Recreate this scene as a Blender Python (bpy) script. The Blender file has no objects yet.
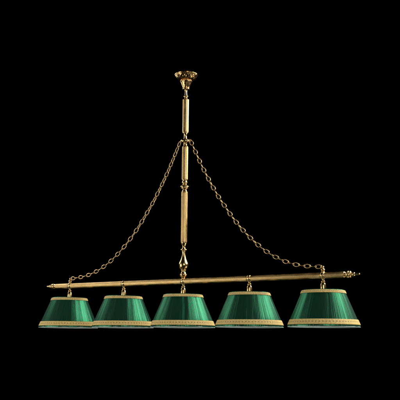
import bpy, math, random
from mathutils import Vector, Matrix
random.seed(7)
PI = math.pi
C = bpy.context.scene.collection
sc = bpy.context.scene

# ------------------------------------------------------------------ helpers
class MB:
    def __init__(s): s.v = []; s.f = []; s.uv = None
    def add(s, vs, fs):
        n = len(s.v); s.v += [tuple(v) for v in vs]; s.f += [tuple(i + n for i in f) for f in fs]
    def grid(s, rows, close_u=True, caps=False):
        """rows: list of rings with equal counts"""
        n = len(s.v); m = len(rows[0])
        for r in rows: s.v += [tuple(p) for p in r]
        for a in range(len(rows) - 1):
            for b in range(m if close_u else m - 1):
                b2 = (b + 1) % m
                s.f.append((n + a*m + b, n + a*m + b2, n + (a+1)*m + b2, n + (a+1)*m + b))
        if caps:
            s.f.append(tuple(n + b for b in reversed(range(m))))
            s.f.append(tuple(n + (len(rows)-1)*m + b for b in range(m)))
    def lathe(s, prof, seg=64, M=None, lobes=0, amp=0.0, fl=None, caps=True):
        """prof [(z,r)] ascending z; optional fluting"""
        rows = []
        for (z, r) in prof:
            row = []
            for k in range(seg):
                a = 2*PI*k/seg
                rr = r
                if fl: rr = fl(z, r, a)
                elif lobes: rr = r*(1 + amp*math.cos(lobes*a))
                p = Vector((rr*math.cos(a), rr*math.sin(a), z))
                row.append(M @ p if M else p)
            rows.append(row)
        s.grid(rows, True, caps)
    def torus(s, c, R, r, M, seg=40, rs=12, sy=1.0):
        rows = []
        for i in range(seg + 1):
            a = 2*PI*i/seg
            row = []
            for j in range(rs):
                b = 2*PI*j/rs
                p = Vector(((R + r*math.cos(b))*math.cos(a), (R + r*math.cos(b))*math.sin(a)*sy, r*math.sin(b)))
                row.append(M @ p + c)
            rows.append(row)
        s.grid(rows)
    def build(s, name, mat, parent=None, smooth=True, uvf=None, loc=None):
        me = bpy.data.meshes.new(name)
        me.from_pydata([Vector(v) for v in s.v], [], s.f)
        me.materials.append(mat); me.update()
        import bmesh
        bm = bmesh.new(); bm.from_mesh(me)
        bmesh.ops.recalc_face_normals(bm, faces=bm.faces)
        bm.to_mesh(me); bm.free()
        for p in me.polygons: p.use_smooth = smooth and len(p.vertices) < 6
        o = bpy.data.objects.new(name, me); C.objects.link(o)
        if uvf:
            uv = me.uv_layers.new(name='uv')
            for p in me.polygons:
                us = [uvf(me.vertices[me.loops[l].vertex_index].co) for l in p.loop_indices]
                mx = max(u[0] for u in us)
                for l, u in zip(p.loop_indices, us):
                    uu = u[0] + (1.0 if mx - u[0] > .5 else 0.0)
                    uv.data[l].uv = (uu, u[1])
        if parent: o.parent = parent
        if loc: o.location = loc
        return o

def smooth_prof(pts, n=5):
    """Catmull-Rom through profile points; a point with third value 1 is a sharp corner"""
    out = []
    P = [(p[0], p[1]) for p in pts]; sh = [len(p) > 2 for p in pts]
    for i in range(len(P) - 1):
        p1, p2 = P[i], P[i+1]
        p0 = P[i-1] if i > 0 and not sh[i] else p1
        p3 = P[i+2] if i + 2 < len(P) and not sh[i+1] else p2
        for k in range(n):
            t = k/n
            q = []
            for c in (0, 1):
                q.append(.5*(2*p1[c] + (p2[c]-p0[c])*t + (2*p0[c]-5*p1[c]+4*p2[c]-p3[c])*t*t + (3*p1[c]-p0[c]-3*p2[c]+p3[c])*t**3))
            out.append((q[0], max(q[1], .0004)))
    out.append(P[-1])
    return out

# ------------------------------------------------------------------ materials
def newmat(name):
    m = bpy.data.materials.new(name); m.use_nodes = True
    nt = m.node_tree; b = nt.nodes['Principled BSDF']
    return m, nt, b

def brass(name, base=(.74, .47, .19), dark=(.42, .24, .08), rough=.2, bump=.0006, mixamt=.45, scale=45):
    m, nt, b = newmat(name)
    N = nt.nodes.new; L = nt.links.new
    tc = N('ShaderNodeTexCoord')
    nz = N('ShaderNodeTexNoise'); nz.inputs['Scale'].default_value = scale; nz.inputs['Detail'].default_value = 6
    L(tc.outputs['Object'], nz.inputs['Vector'])
    rp = N('ShaderNodeValToRGB')
    rp.color_ramp.elements[0].position = .38; rp.color_ramp.elements[0].color = (*[base[i]*(1-mixamt) + dark[i]*mixamt for i in range(3)], 1)
    rp.color_ramp.elements[1].position = .62; rp.color_ramp.elements[1].color = (*base, 1)
    L(nz.outputs['Fac'], rp.inputs['Fac']); L(rp.outputs['Color'], b.inputs['Base Color'])
    b.inputs['Metallic'].default_value = 1
    n2 = N('ShaderNodeTexNoise'); n2.inputs['Scale'].default_value = 160 if bump > .0001 else 28; n2.inputs['Detail'].default_value = 4
    L(tc.outputs['Object'], n2.inputs['Vector'])
    mr = N('ShaderNodeMapRange'); mr.inputs['From Min'].default_value = .3; mr.inputs['From Max'].default_value = .7
    mr.inputs['To Min'].default_value = rough*.75; mr.inputs['To Max'].default_value = rough*1.4
    L(n2.outputs['Fac'], mr.inputs['Value']); L(mr.outputs['Result'], b.inputs['Roughness'])
    bp = N('ShaderNodeBump'); bp.inputs['Strength'].default_value = .25; bp.inputs['Distance'].default_value = bump
    L(n2.outputs['Fac'], bp.inputs['Height']); L(bp.outputs['Normal'], b.inputs['Normal'])
    return m

M_brass = brass('polished_brass', base=(.70, .48, .22), rough=.22, bump=.0002, mixamt=.25)
M_tube = brass('fluted_brass', base=(.56, .375, .15), rough=.31, bump=.00002, mixamt=.22, scale=14)
M_cast = brass('cast_brass', base=(.74, .47, .19), dark=(.22, .11, .04), rough=.22, bump=.002, mixamt=.6, scale=90)
M_chain = brass('aged_brass', base=(.66, .46, .22), dark=(.30, .18, .08), rough=.27, bump=.0002, mixamt=.45, scale=60)

def m_fabric():
    m, nt, b = newmat('pleated_green_silk')
    N = nt.nodes.new; L = nt.links.new
    uv = N('ShaderNodeUVMap'); uv.uv_map = 'uv'
    mp = N('ShaderNodeMapping'); mp.inputs['Scale'].default_value = (700, 2.2, 1)
    L(uv.outputs['UV'], mp.inputs['Vector'])
    nz = N('ShaderNodeTexNoise'); nz.inputs['Scale'].default_value = 1; nz.inputs['Detail'].default_value = 5
    nz.inputs['Roughness'].default_value = .65
    L(mp.outputs['Vector'], nz.inputs['Vector'])
    rp = N('ShaderNodeValToRGB')  # streaks paint the dark shade lines of the pleats into the colour
    rp.color_ramp.elements[0].position = .3; rp.color_ramp.elements[0].color = (.0008, .013, .0062, 1)
    rp.color_ramp.elements[1].position = .72; rp.color_ramp.elements[1].color = (.009, .120, .058, 1)
    L(nz.outputs['Fac'], rp.inputs['Fac']); L(rp.outputs['Color'], b.inputs['Base Color'])
    b.inputs['Roughness'].default_value = .6
    b.inputs['Specular IOR Level'].default_value = .2
    gl = N('ShaderNodeBsdfAnisotropic'); gl.distribution = 'GGX'
    r2 = N('ShaderNodeValToRGB')
    r2.color_ramp.elements[0].position = .32; r2.color_ramp.elements[0].color = (.016, .105, .048, 1)
    r2.color_ramp.elements[1].position = .68; r2.color_ramp.elements[1].color = (.048, .270, .130, 1)
    L(nz.outputs['Fac'], r2.inputs['Fac']); L(r2.outputs['Color'], gl.inputs['Color'])
    gl.inputs['Roughness'].default_value = .21
    ms = N('ShaderNodeMixShader'); ms.inputs[0].default_value = .42
    L(b.outputs[0], ms.inputs[1]); L(gl.outputs[0], ms.inputs[2])
    L(ms.outputs[0], nt.nodes['Material Output'].inputs['Surface'])
    bp = N('ShaderNodeBump'); bp.inputs['Strength'].default_value = .25; bp.inputs['Distance'].default_value = .0003
    L(nz.outputs['Fac'], bp.inputs['Height']); L(bp.outputs['Normal'], b.inputs['Normal']); L(bp.outputs['Normal'], gl.inputs['Normal'])
    return m
M_silk = m_fabric()

def m_braid():
    m, nt, b = newmat('gold_braid')
    N = nt.nodes.new; L = nt.links.new
    uv = N('ShaderNodeUVMap'); uv.uv_map = 'uv'
    sx = N('ShaderNodeSeparateXYZ'); L(uv.outputs['UV'], sx.inputs[0])
    def math_(op, a, bb=None, c=None):
        n = N('ShaderNodeMath'); n.operation = op
        for i, x in enumerate((a, bb, c)):
            if x is None: continue
            if isinstance(x, (int, float)): n.inputs[i].default_value = x
            else: L(x, n.inputs[i])
        return n.outputs[0]
    # row of small holes in the weave along the middle
    u = math_('SUBTRACT', math_('FRACT', math_('MULTIPLY', sx.outputs['X'], 66)), .5)
    v = math_('MULTIPLY', math_('SUBTRACT', sx.outputs['Y'], .52), 2.6)
    d = math_('SQRT', math_('ADD', math_('MULTIPLY', u, u), math_('MULTIPLY', v, v)))
    hole = math_('SMOOTH_MIN', 1.0, math_('MULTIPLY', d, 2.7), .1)
    # diagonal thread weave
    w1 = math_('SINE', math_('ADD', math_('MULTIPLY', sx.outputs['X'], 2*PI*264), math_('MULTIPLY', sx.outputs['Y'], 14)))
    w2 = math_('SINE', math_('SUBTRACT', math_('MULTIPLY', sx.outputs['X'], 2*PI*264), math_('MULTIPLY', sx.outputs['Y'], 14)))
    w = math_('MULTIPLY', w1, w2)
    tc = N('ShaderNodeTexCoord')
    nz = N('ShaderNodeTexNoise'); nz.inputs['Scale'].default_value = 220; nz.inputs['Detail'].default_value = 4
    L(tc.outputs['Object'], nz.inputs['Vector'])
    rp = N('ShaderNodeValToRGB')
    rp.color_ramp.elements[0].position = .3; rp.color_ramp.elements[0].color = (.62, .40, .10, 1)
    rp.color_ramp.elements[1].position = .7; rp.color_ramp.elements[1].color = (.92, .69, .25, 1)
    L(nz.outputs['Fac'], rp.inputs['Fac'])
    mx = N('ShaderNodeMix'); mx.data_type = 'RGBA'
    L(hole, mx.inputs['Factor']); mx.inputs['A'].default_value = (.11, .06, .015, 1); L(rp.outputs['Color'], mx.inputs['B'])
    L(mx.outputs['Result'], b.inputs['Base Color'])
    b.inputs['Roughness'].default_value = .55
    b.inputs['Metallic'].default_value = .08
    h = math_('ADD', math_('MULTIPLY', w, .35), math_('ADD', math_('MULTIPLY', nz.outputs['Fac'], .5), hole))
    bp = N('ShaderNodeBump'); bp.inputs['Strength'].default_value = .8; bp.inputs['Distance'].default_value = .0013
    L(h, bp.inputs['Height']); L(bp.outputs['Normal'], b.inputs['Normal'])
    return m
M_braid = m_braid()

def m_lining():
    m, nt, b = newmat('white_lining')
    N = nt.nodes.new; L = nt.links.new
    tc = N('ShaderNodeTexCoord')
    nz = N('ShaderNodeTexNoise'); nz.inputs['Scale'].default_value = 60; nz.inputs['Detail'].default_value = 4
    L(tc.outputs['Object'], nz.inputs['Vector'])
    rp = N('ShaderNodeValToRGB')
    rp.color_ramp.elements[0].color = (.44, .60, .51, 1); rp.color_ramp.elements[1].color = (.66, .78, .72, 1)  # green cast of shaded white cloth, tinted into the base colour
    L(nz.outputs['Fac'], rp.inputs['Fac']); L(rp.outputs['Color'], b.inputs['Base Color'])
    b.inputs['Roughness'].default_value = .7
    return m
M_lining = m_lining()

m, nt, b = newmat('black_velvet')
nz = nt.nodes.new('ShaderNodeTexNoise'); nz.inputs['Scale'].default_value = 3
rp = nt.nodes.new('ShaderNodeValToRGB')
rp.color_ramp.elements[0].color = (.0001, .0001, .0001, 1); rp.color_ramp.elements[1].color = (.0002, .0002, .0002, 1)
nt.links.new(nz.outputs['Fac'], rp.inputs['Fac']); nt.links.new(rp.outputs['Color'], b.inputs['Base Color'])
b.inputs['Roughness'].default_value = 1; b.inputs['Specular IOR Level'].default_value = 0
M_black = m

# ------------------------------------------------------------------ backdrop (setting)
bd = MB()
rows = []
Fwd = Vector((-.557, .831, 0)); Rt = Vector((.831, .557, 0))
for i in range(25):
    t = -1 + 2*i/24
    p = Fwd*(3.6 - 1.0*abs(t)**3) + Rt*(t*6)
    rows.append([p + Vector((0, 0, -3.2)), p + Vector((0, 0, 4.2))])
bd.grid(rows, close_u=False)
bdo = bd.build('backdrop', M_black); bdo['kind'] = 'structure'
sol = bdo.modifiers.new('thickness', 'SOLIDIFY'); sol.thickness = .02

# ------------------------------------------------------------------ the lamp
lamp = bpy.data.objects.new('billiard_lamp', None); C.objects.link(lamp)
lamp['label'] = 'long brass hanging lamp with five pleated green shades, fluted rod and two chains'
lamp['category'] = 'hanging lamp'

S = .3585                        # spacing of the joints
def part(mb, name, mat, par=lamp, **k): return mb.build(name, mat, par, **k)

# --- ceiling cup (opens upwards, embossed bell)
H = 1.0283
def cup_fl(z, r, a):
    t = (z - .972)/(H - .972)
    if 0 < t < 1:
        e = math.sin(PI*t)**.8
        return r*(1 + e*(.020*math.cos(12*a + 2.5*math.sin(5*t)) + .016*math.cos(24*a)*math.cos(11*t) + .014*math.sin(7*a + 9*t)))
    return r
cup = [(.9385, .0060), (.9392, .0140, 1), (.9410, .0160, 1), (.9450, .0166, 1), (.9465, .0154, 1), (.953, .0172), (.962, .0208), (.972, .0246), (.9780, .0276), (.9800, .0290, 1),
       (.9825, .0296, 1), (.9840, .0270, 1), (.9870, .0268, 1), (.9885, .0300, 1), (.9910, .0345), (.9960, .0400), (1.003, .0455), (1.011, .0500), (1.0185, .0532), (1.0215, .0540, 1),
       (1.0225, .0562, 1), (1.0270, .0572, 1), (1.0283, .0560, 1), (1.0286, .048, 1)]
cup = [((.9785 + (p[0] - .9785)*.77) if p[0] > .9785 else p[0],) + tuple(p[1:]) for p in cup]; H = cup[-1][0]
mb = MB(); mb.lathe(smooth_prof(cup, 5), 168, fl=cup_fl)
part(mb, 'ceiling_cup', M_cast)

# --- rod: three fluted tubes with turned pieces between
def flute(n, amp, z0, z1, end=.004):
    def f(z, r, a):
        t = min((z - z0)/end, (z1 - z)/end, 1)
        t = max(t, 0)
        w = abs(math.sin(n*a/2))
        return r - amp*t*(1 - w)**1.6*1.0
    return f
def tube(z0, z1, r, M=None, n=10, amp=.0011, end=.006, nz=10):
    zs = [z0, z0 + .0012, z0 + end*.5, z0 + end] + [z0 + end + (z1 - z0 - 2*end)*k/nz for k in range(1, nz)] + [z1 - end, z1 - end*.5, z1 - .0012, z1]
    rs = [r - .0012, r, r, r] + [r]*(nz - 1) + [r, r, r, r - .0012]
    mb = MB(); mb.lathe(list(zip(zs, rs)), n*14, M=M, fl=flute(n, amp, z0, z1, end))
    return mb
part(tube(.7225, .8890, .0153), 'rod_tube', M_tube)
part(tube(.4865, .6500, .0150), 'rod_tube', M_tube)
part(tube(.1830, .4255, .0157), 'rod_tube', M_tube)

def lathe_part(name, prof, mat=M_brass, seg=56, n=5, M=None, par=lamp):
    mb = MB(); mb.lathe(smooth_prof(prof, n), seg, M=M)
    return part(mb, name, mat, par)
lathe_part('rod_collar', [(.8885, .0120, 1), (.8895, .0120), (.893, .0080), (.897, .0068), (.8995, .0070, 1), (.9005, .0095), (.9045, .0112), (.9085, .0095), (.9095, .0068, 1), (.915, .0058), (.925, .0052), (.934, .0062), (.9392, .0080)])
lathe_part('rod_collar', [(.6495, .0130, 1), (.6515, .0132), (.6560, .0098), (.662, .0082), (.667, .0090, 1), (.6675, .0100, 1), (.690, .0100, 1), (.6915, .0080, 1), (.698, .0070), (.706, .0072), (.713, .0100), (.7190, .0138), (.7230, .0140)])
ORN = [(.4250, .0140, 1), (.4275, .0146), (.4320, .0120), (.4370, .0104), (.4400, .0120, 1), (.4420, .0155), (.4460, .0172, 1), (.4480, .0172, 1), (.4490, .0198), (.4525, .0212), (.4560, .0198), (.4570, .0165, 1), (.4600, .0140), (.4640, .0104), (.4675, .0110, 1), (.4700, .0138), (.4735, .0146, 1), (.4750, .0128, 1), (.4800, .0118), (.4835, .0135), (.4870, .0140)]
lathe_part('rod_collar', ORN)
lathe_part('rod_knob', [(.0110, .0075, 1), (.0150, .0085), (.0190, .0105, 1), (.0210, .0120, 1), (.0240, .0158), (.0290, .0176), (.0325, .0168), (.0350, .0130, 1), (.0385, .0120), (.0440, .0105), (.0480, .0102, 1), (.0500, .0130), (.0520, .0130, 1), (.0530, .0118, 1), (.0560, .0140), (.0640, .0200), (.0745, .0228), (.0850, .0215), (.0950, .0172), (.1060, .0126), (.1180, .0098), (.1300, .0086), (.1380, .0088, 1),
    (.1395, .0100, 1), (.1440, .0098, 1), (.1450, .0140), (.1480, .0156), (.1510, .0140), (.1520, .0100, 1), (.1560, .0080), (.1620, .0072), (.1680, .0090), (.1750, .0125), (.1800, .0145), (.1835, .0150)], n=6)

# chain plate on the rod
mb = MB()
mb.lathe(smooth_prof([(.6700, .0100, 1), (.6710, .0190), (.6740, .0222), (.6785, .0234), (.6830, .0222), (.6860, .0190), (.6870, .0100, 1)], 4), 64)
Rx = Matrix.Rotation(PI/2, 3, 'X')
CAM_R = Vector((.829, .557, .0))
for s in (-1, 1):
    mb.torus(Vector((s*.0268, 0, .679)), .0052, .0019, Rx)
part(mb, 'chain_ring', M_brass)

# --- crossbar
def alongx(x0): return Matrix.Translation((x0, 0, 0)) @ Matrix.Rotation(PI/2, 4, 'Y')   # +z -> +x
BR = .0128
for i in range(4):
    x0 = -2*S + i*S
    part(tube(.0085, S - .0085, BR, M=alongx(x0), n=12, amp=.0010, nz=14), 'crossbar_tube', M_tube)
part(tube(.0085, .098, BR, M=alongx(2*S), n=12, amp=.0010, nz=6), 'crossbar_tube', M_tube)
part(tube(.0085, .098, BR, M=Matrix.Rotation(PI, 4, 'Z') @ alongx(2*S), n=12, amp=.0010, nz=6), 'crossbar_tube', M_tube)
fin = [(.0975, .0095, 1), (.0985, .0112, 1), (.1005, .0112, 1), (.1015, .0092, 1), (.1060, .0092, 1), (.1070, .0125, 1), (.1095, .0140), (.1130, .0148), (.1165, .0140), (.1175, .0105, 1), (.1195, .0105, 1), (.1205, .0135, 1), (.1235, .0142), (.1265, .0125), (.1280, .0082, 1), (.1310, .0070), (.1350, .0084), (.1385, .0088), (.1420, .0076), (.1440, .0056, 1), (.1470, .0050), (.1520, .0050), (.1580, .0046), (.1625, .0038), (.1650, .0022), (.1660, .0004)]
for s in (-1, 1):
    M_ = alongx(2*S) if s > 0 else Matrix.Rotation(PI, 4, 'Z') @ alongx(2*S)
    lathe_part('end_finial', fin, M=M_)

# joints + shade holders (bells)
joint = [(-.0092, .0100, 1), (-.0090, .0122, 1), (-.0075, .0135), (-.0062, .0135, 1), (-.0058, .0128, 1), (-.004, .0146), (0, .0152), (.004, .0146), (.0058, .0128, 1), (.0062, .0135, 1), (.0075, .0135), (.0090, .0122, 1), (.0092, .0100, 1)]
bell = [(-.0900, .0050, 1), (-.0895, .0120, 1), (-.0640, .0150, 1), (-.0615, .0150, 1), (-.0600, .0138, 1), (-.0540, .0134), (-.0460, .0126), (-.0380, .0112), (-.0320, .0088), (-.0300, .0070, 1), (-.0290, .0088, 1), (-.0265, .0092), (-.0240, .0084, 1), (-.0220, .0058), (-.0180, .0052), (-.0140, .0070), (-.0110, .0074, 1)]
topf = [(.0110, .0070, 1), (.0140, .0082), (.0165, .0066), (.0180, .0056, 1), (.0200, .0080), (.0235, .0094), (.0270, .0080), (.0290, .0052, 1), (.0310, .0042), (.0330, .0054, 1), (.0355, .0062), (.0385, .0050), (.0405, .0026), (.0412, .0006)]
for i in range(-2, 3):
    mb = MB(); mb.lathe(smooth_prof(joint, 4), 56, M=alongx(i*S))
    part(mb, 'bar_joint', M_brass)
    mb = MB(); mb.lathe(smooth_prof(bell, 5), 56)
    # three thin arms carrying the shade's wire ring
    for k in range(3):
        a = k*2*PI/3 + .5
        p0 = Vector((.010*math.cos(a), .010*math.sin(a), -.0805)); p1 = Vector((.0885*math.cos(a), .0885*math.sin(a), -.0690))
        q = (p1 - p0).to_track_quat('Z', 'Y').to_matrix().to_4x4()
        mb.lathe([(0, .0015), ((p1 - p0).length, .0015)], 10, M=Matrix.Translation(p0) @ q)
    part(mb, 'shade_holder', M_brass, loc=(i*S, 0, 0))
    if abs(i) == 2:
        mb = MB(); mb.lathe(smooth_prof(topf, 4), 40)
        mb.torus(Vector((-.0068*(i/2), 0, .0372)), .0036, .0012, Rx)
        part(mb, 'bar_knob', M_brass, loc=(i*S, 0, 0))

# --- lampshades
ZT, ZB, RT, RB = -.0629, -.2113, .0885, .1510
def cone_r(z): return RT + (RB - RT)*(ZT - z)/(ZT - ZB)
def make_fabric(seed):
    rnd = random.Random(seed)
    NP = 132; sub = 8; seg = NP*sub
    amp = [rnd.uniform(.25, 1.35) for _ in range(NP)]
    wd = [rnd.uniform(.62, 1.38) for _ in range(NP)]; sw = sum(wd); st = [0]
    for w_ in wd: st.append(st[-1] + w_/sw)
    lean = [rnd.uniform(-.22, .22) for _ in range(NP)]
    wav = [(rnd.uniform(0, 6.28), rnd.choice((3, 5, 7, 9, 13, 17, 23)), rnd.uniform(.00010, .00032)) for _ in range(9)]
    rows = []
    nzv = 16
    zs = [ZT + .0016] + [ZT - (ZT - ZB)*k/nzv for k in range(0, nzv + 1)] + [ZB - .0030]
    for qi, z in enumerate(zs):
        t = min(max((ZT - z)/(ZT - ZB), 0), 1)
        row = []
        rin = cone_r(z) - (.0022 if qi in (0, len(zs) - 1) else 0)
        for k in range(seg):
            p = k//sub; f = (k % sub)/sub
            a = 2*PI*(st[p] + (st[p+1] - st[p])*f) + .004*math.sin(p*1.7 + 2.2*t)*t
            f = (f + lean[p]*math.sin(PI*f)*(.3 + .7*t))
            sn = math.sin(PI*min(max(f, 0), 1)); h = .75*(1 - (1 - sn)**3) + .25*sn
            w = sum(A*math.sin(n*a + ph + t*1.2) for ph, n, A in wav)
            r = rin + (h - .6)*.00062*amp[p]*(.75 + .5*t) + w
            row.append(Vector((r*math.cos(a), r*math.sin(a), z)))
        rows.append(row)
    mb = MB(); mb.grid(rows)
    return mb
def uvcone(co): return ((math.atan2(co[1], co[0])/(2*PI)) % 1.0, (co[2] - ZB)/(ZT - ZB))
def make_trim(z0, z1, out):
    """braided band from z0 (low) to z1 (high), proud of the fabric"""
    rows = []; seg = 528; n = 12
    def ring(z, off):
        row = []
        for k in range(seg):
            a = 2*PI*k/seg
            r = cone_r(z) + off
            row.append(Vector((r*math.cos(a), r*math.sin(a), z)))
        return row
    rows.append(ring(z0, -.0008))
    for j in range(n + 1):
        v = j/n; z = z0 + (z1 - z0)*v
        row = []
        edge = math.exp(-((v - .10)/.07)**2) + math.exp(-((v - .90)/.07)**2)
        mid = math.exp(-((v - .5)/.26)**2)
        for k in range(seg):
            a = 2*PI*k/seg
            rib = .00035*edge*(1 + .35*math.cos(176*a)) + .00022*mid*(1 + math.cos(66*a + PI))
            r = cone_r(z) + out*(.55 + .45*math.sin(PI*min(max(v*1.0, .02), .98))**.3) + rib
            row.append(Vector((r*math.cos(a), r*math.sin(a), z)))
        rows.append(row)
    rows.append(ring(z1, -.0008))
    mb = MB(); mb.grid(rows)
    return mb
for idx, i in enumerate(range(-2, 3)):
    sh = part(make_fabric(100 + idx), 'lampshade', M_silk, uvf=uvcone, loc=(i*S, 0, 0))
    sh.rotation_euler.z = random.uniform(-.4, .4)
    # lining: white cone inside, with its own thickness, folded at the rim
    t_ = .0016
    zs = [ZT - .004 - (ZT - ZB + .0005)*k/12 for k in range(13)]
    rows = []
    for z in zs: rows.append([Vector(((cone_r(z) - .0016)*math.cos(2*PI*k/128), (cone_r(z) - .0016)*math.sin(2*PI*k/128), z)) for k in range(128)])
    for z in reversed(zs): rows.append([Vector(((cone_r(z) - .0016 - t_)*math.cos(2*PI*k/128), (cone_r(z) - .0016 - t_)*math.sin(2*PI*k/128), z)) for k in range(128)])
    rows.append(rows[0])
    mb = MB(); mb.grid(rows)
    part(mb, 'lining', M_lining, par=sh)
    z0, z1 = ZB + .0051, ZB + .0265
    part(make_trim(z0, z1, .0026), 'bottom_trim', M_braid, par=sh, uvf=lambda co: ((math.atan2(co[1], co[0])/(2*PI)) % 1.0, (co[2] - (ZB + .0051))/.0214))
    part(make_trim(ZT - .0135, ZT - .0014, .0024), 'top_trim', M_braid, par=sh, uvf=lambda co: ((math.atan2(co[1], co[0])/(2*PI)) % 1.0, (co[2] - (ZT - .0135))/.0121))

# --- chains: curve measured in the plane of the bar, (distance from rod, height)
pts = [(.0300, .6790), (.0510, .6366), (.0790, .5808), (.1062, .5293), (.1357, .4776), (.1647, .4300), (.1961, .3813), (.2309, .3340), (.2646, .2895), (.2989, .2485),
       (.3359, .2090), (.3754, .1719), (.4149, .1390), (.4563, .1095), (.4990, .0860), (.5417, .0668), (.5890, .0520), (.6356, .0436), (.6825, .0392), (.7106, .0372)]
# dense polyline
dense = []
for i in range(len(pts) - 1):
    p0 = pts[max(i-1, 0)]; p1 = pts[i]; p2 = pts[i+1]; p3 = pts[min(i+2, len(pts)-1)]
    for k in range(20):
        t = k/20
        dense.append(tuple(.5*(2*p1[c] + (p2[c]-p0[c])*t + (2*p0[c]-5*p1[c]+4*p2[c]-p3[c])*t*t + (3*p1[c]-p0[c]-3*p2[c]+p3[c])*t**3) for c in (0, 1)))
dense.append(pts[-1])
cum = [0]
for a_, b_ in zip(dense, dense[1:]): cum.append(cum[-1] + math.dist(a_, b_))
TOT = cum[-1]
NL = 37
pitch = TOT/NL
def at(s):
    s = min(max(s, 0), TOT)
    lo = 0
    while lo < len(cum) - 2 and cum[lo+1] < s: lo += 1
    f = (s - cum[lo])/max(cum[lo+1] - cum[lo], 1e-9)
    return tuple(dense[lo][c] + (dense[lo+1][c] - dense[lo][c])*f for c in (0, 1))
WR = .0020
def link_mesh(half_len, half_w, wr=WR):
    mb = MB(); seg = 40; rs = 10; rows = []
    def P(a):
        ca, sa = math.cos(a), math.sin(a); e = .86
        return Vector((half_len*math.copysign(abs(ca)**1.0, ca), half_w*math.copysign(abs(sa)**(1.12), sa), 0))
    for i in range(seg):
        a = 2*PI*i/seg
        p = P(a); tg = (P(a + .01) - P(a - .01)).normalized()
        nrm = Vector((0, 0, 1)); bi = tg.cross(nrm)
        rows.append([p + bi*wr*math.cos(2*PI*j/rs) + nrm*wr*math.sin(2*PI*j/rs) for j in range(rs)])
    rows.append(rows[0]); mb.grid(rows)
    return mb
HL = pitch/2 + WR
proto = None
camdir = Vector((14.37, -20.67, -1.94)).normalized()
for side in (-1, 1):
    # end hook = the chain's own mesh, links are its pieces
    parent = None
    for n in range(NL):
        s = (n + .5)*pitch
        a0 = at(s - pitch/2); a1 = at(s + pitch/2)
        c = Vector((side*(a0[0] + a1[0])/2, 0, (a0[1] + a1[1])/2))
        tx = Vector((side*(a1[0] - a0[0]), 0, a1[1] - a0[1])).normalized()
        # broad face of every second link turns to the viewer side, the others stand across
        nrm = (camdir - tx*camdir.dot(tx)).normalized()
        tw = 0 if n % 2 == 0 else PI/2
        if side < 0:
            tw += math.radians(42)*max(0, 1 - n/(NL*.62))**.7
        tw += random.uniform(-.10, .10)
        nrm = Matrix.Rotation(tw, 3, tx) @ nrm
        by = nrm.cross(tx)
        M4 = Matrix((( tx.x, by.x, nrm.x, c.x), (tx.y, by.y, nrm.y, c.y), (tx.z, by.z, nrm.z, c.z), (0, 0, 0, 1)))
        if proto is None:
            lo = link_mesh(HL, .0080).build('link', M_chain, None)
            proto = lo; me = lo.data
            bpy.data.objects.remove(lo)
        if parent is None:
            parent = bpy.data.objects.new('chain', me); C.objects.link(parent); parent.parent = lamp
            parent.matrix_local = M4
            base = M4.inverted()
        else:
            o = bpy.data.objects.new('link', me); C.objects.link(o); o.parent = parent
            o.matrix_local = base @ M4

# ------------------------------------------------------------------ camera (solved from the photograph)
yaw, pit, rol, f = -0.58765, 0.17812, 0.01073, 800.0
F = Vector((math.sin(yaw)*math.cos(pit), math.cos(yaw)*math.cos(pit), math.sin(pit)))
R0 = F.cross(Vector((0, 0, 1))).normalized(); U0 = R0.cross(F)
R = R0*math.cos(rol) + U0*math.sin(rol); U = -R0*math.sin(rol) + U0*math.cos(rol)
cd = bpy.data.cameras.new('camera'); cam = bpy.data.objects.new('camera', cd); C.objects.link(cam)
P = Vector((14.36765, -20.6745, -1.93529))*.15
cam.matrix_world = Matrix(((R.x, U.x, -F.x, P.x), (R.y, U.y, -F.y, P.y), (R.z, U.z, -F.z, P.z), (0, 0, 0, 1)))
cd.sensor_width = 36; cd.sensor_fit = 'HORIZONTAL'; cd.lens = f/400*36
cd.clip_start = .05; cd.clip_end = 100
sc.camera = cam

# ------------------------------------------------------------------ light: studio softboxes round the lamp
VA = math.atan2(P.y, P.x)        # azimuth of the camera seen from the lamp
def soft(name, az, el, dist, w, h, power, col=(1, 1, 1), target=(0, 0, -.05)):
    a = VA + math.radians(az); e = math.radians(el)      # az > 0 = right of the camera
    d = Vector((math.cos(a)*math.cos(e), math.sin(a)*math.cos(e), math.sin(e)))
    l = bpy.data.lights.new(name, 'AREA'); l.shape = 'RECTANGLE'; l.size = w; l.size_y = h
    l.energy = power; l.color = col
    o = bpy.data.objects.new(name, l); C.objects.link(o)
    T = Vector(target); o.location = T + d*dist
    o.rotation_euler = (-d).to_track_quat('-Z', 'Y').to_euler()
    return o
soft('softbox_key', 90, 38, 2.8, 2.7, 1.5, 112, (1, .99, .97))
soft('softbox_back', -128, 32, 2.9, 2.0, 1.4, 26, (1, 1, 1))
soft('softbox_side', -72, -4, 3.0, 2.0, 2.0, 42, (1, .98, .94))
soft('softbox_low', 75, -30, 3.0, 2.2, 1.2, 30, (1, .98, .95))
soft('softbox_fill', 12, 10, 4.8, 1.8, 1.8, 50, (1, .97, .92))

w = bpy.data.worlds.new('World'); sc.world = w; w.use_nodes = True
w.node_tree.nodes['Background'].inputs['Color'].default_value = (0, 0, 0, 1)
w.node_tree.nodes['Background'].inputs['Strength'].default_value = 0
sc.view_settings.view_transform = 'Standard'; sc.view_settings.look = 'None'
sc.view_settings.exposure = 0; sc.view_settings.gamma = 1
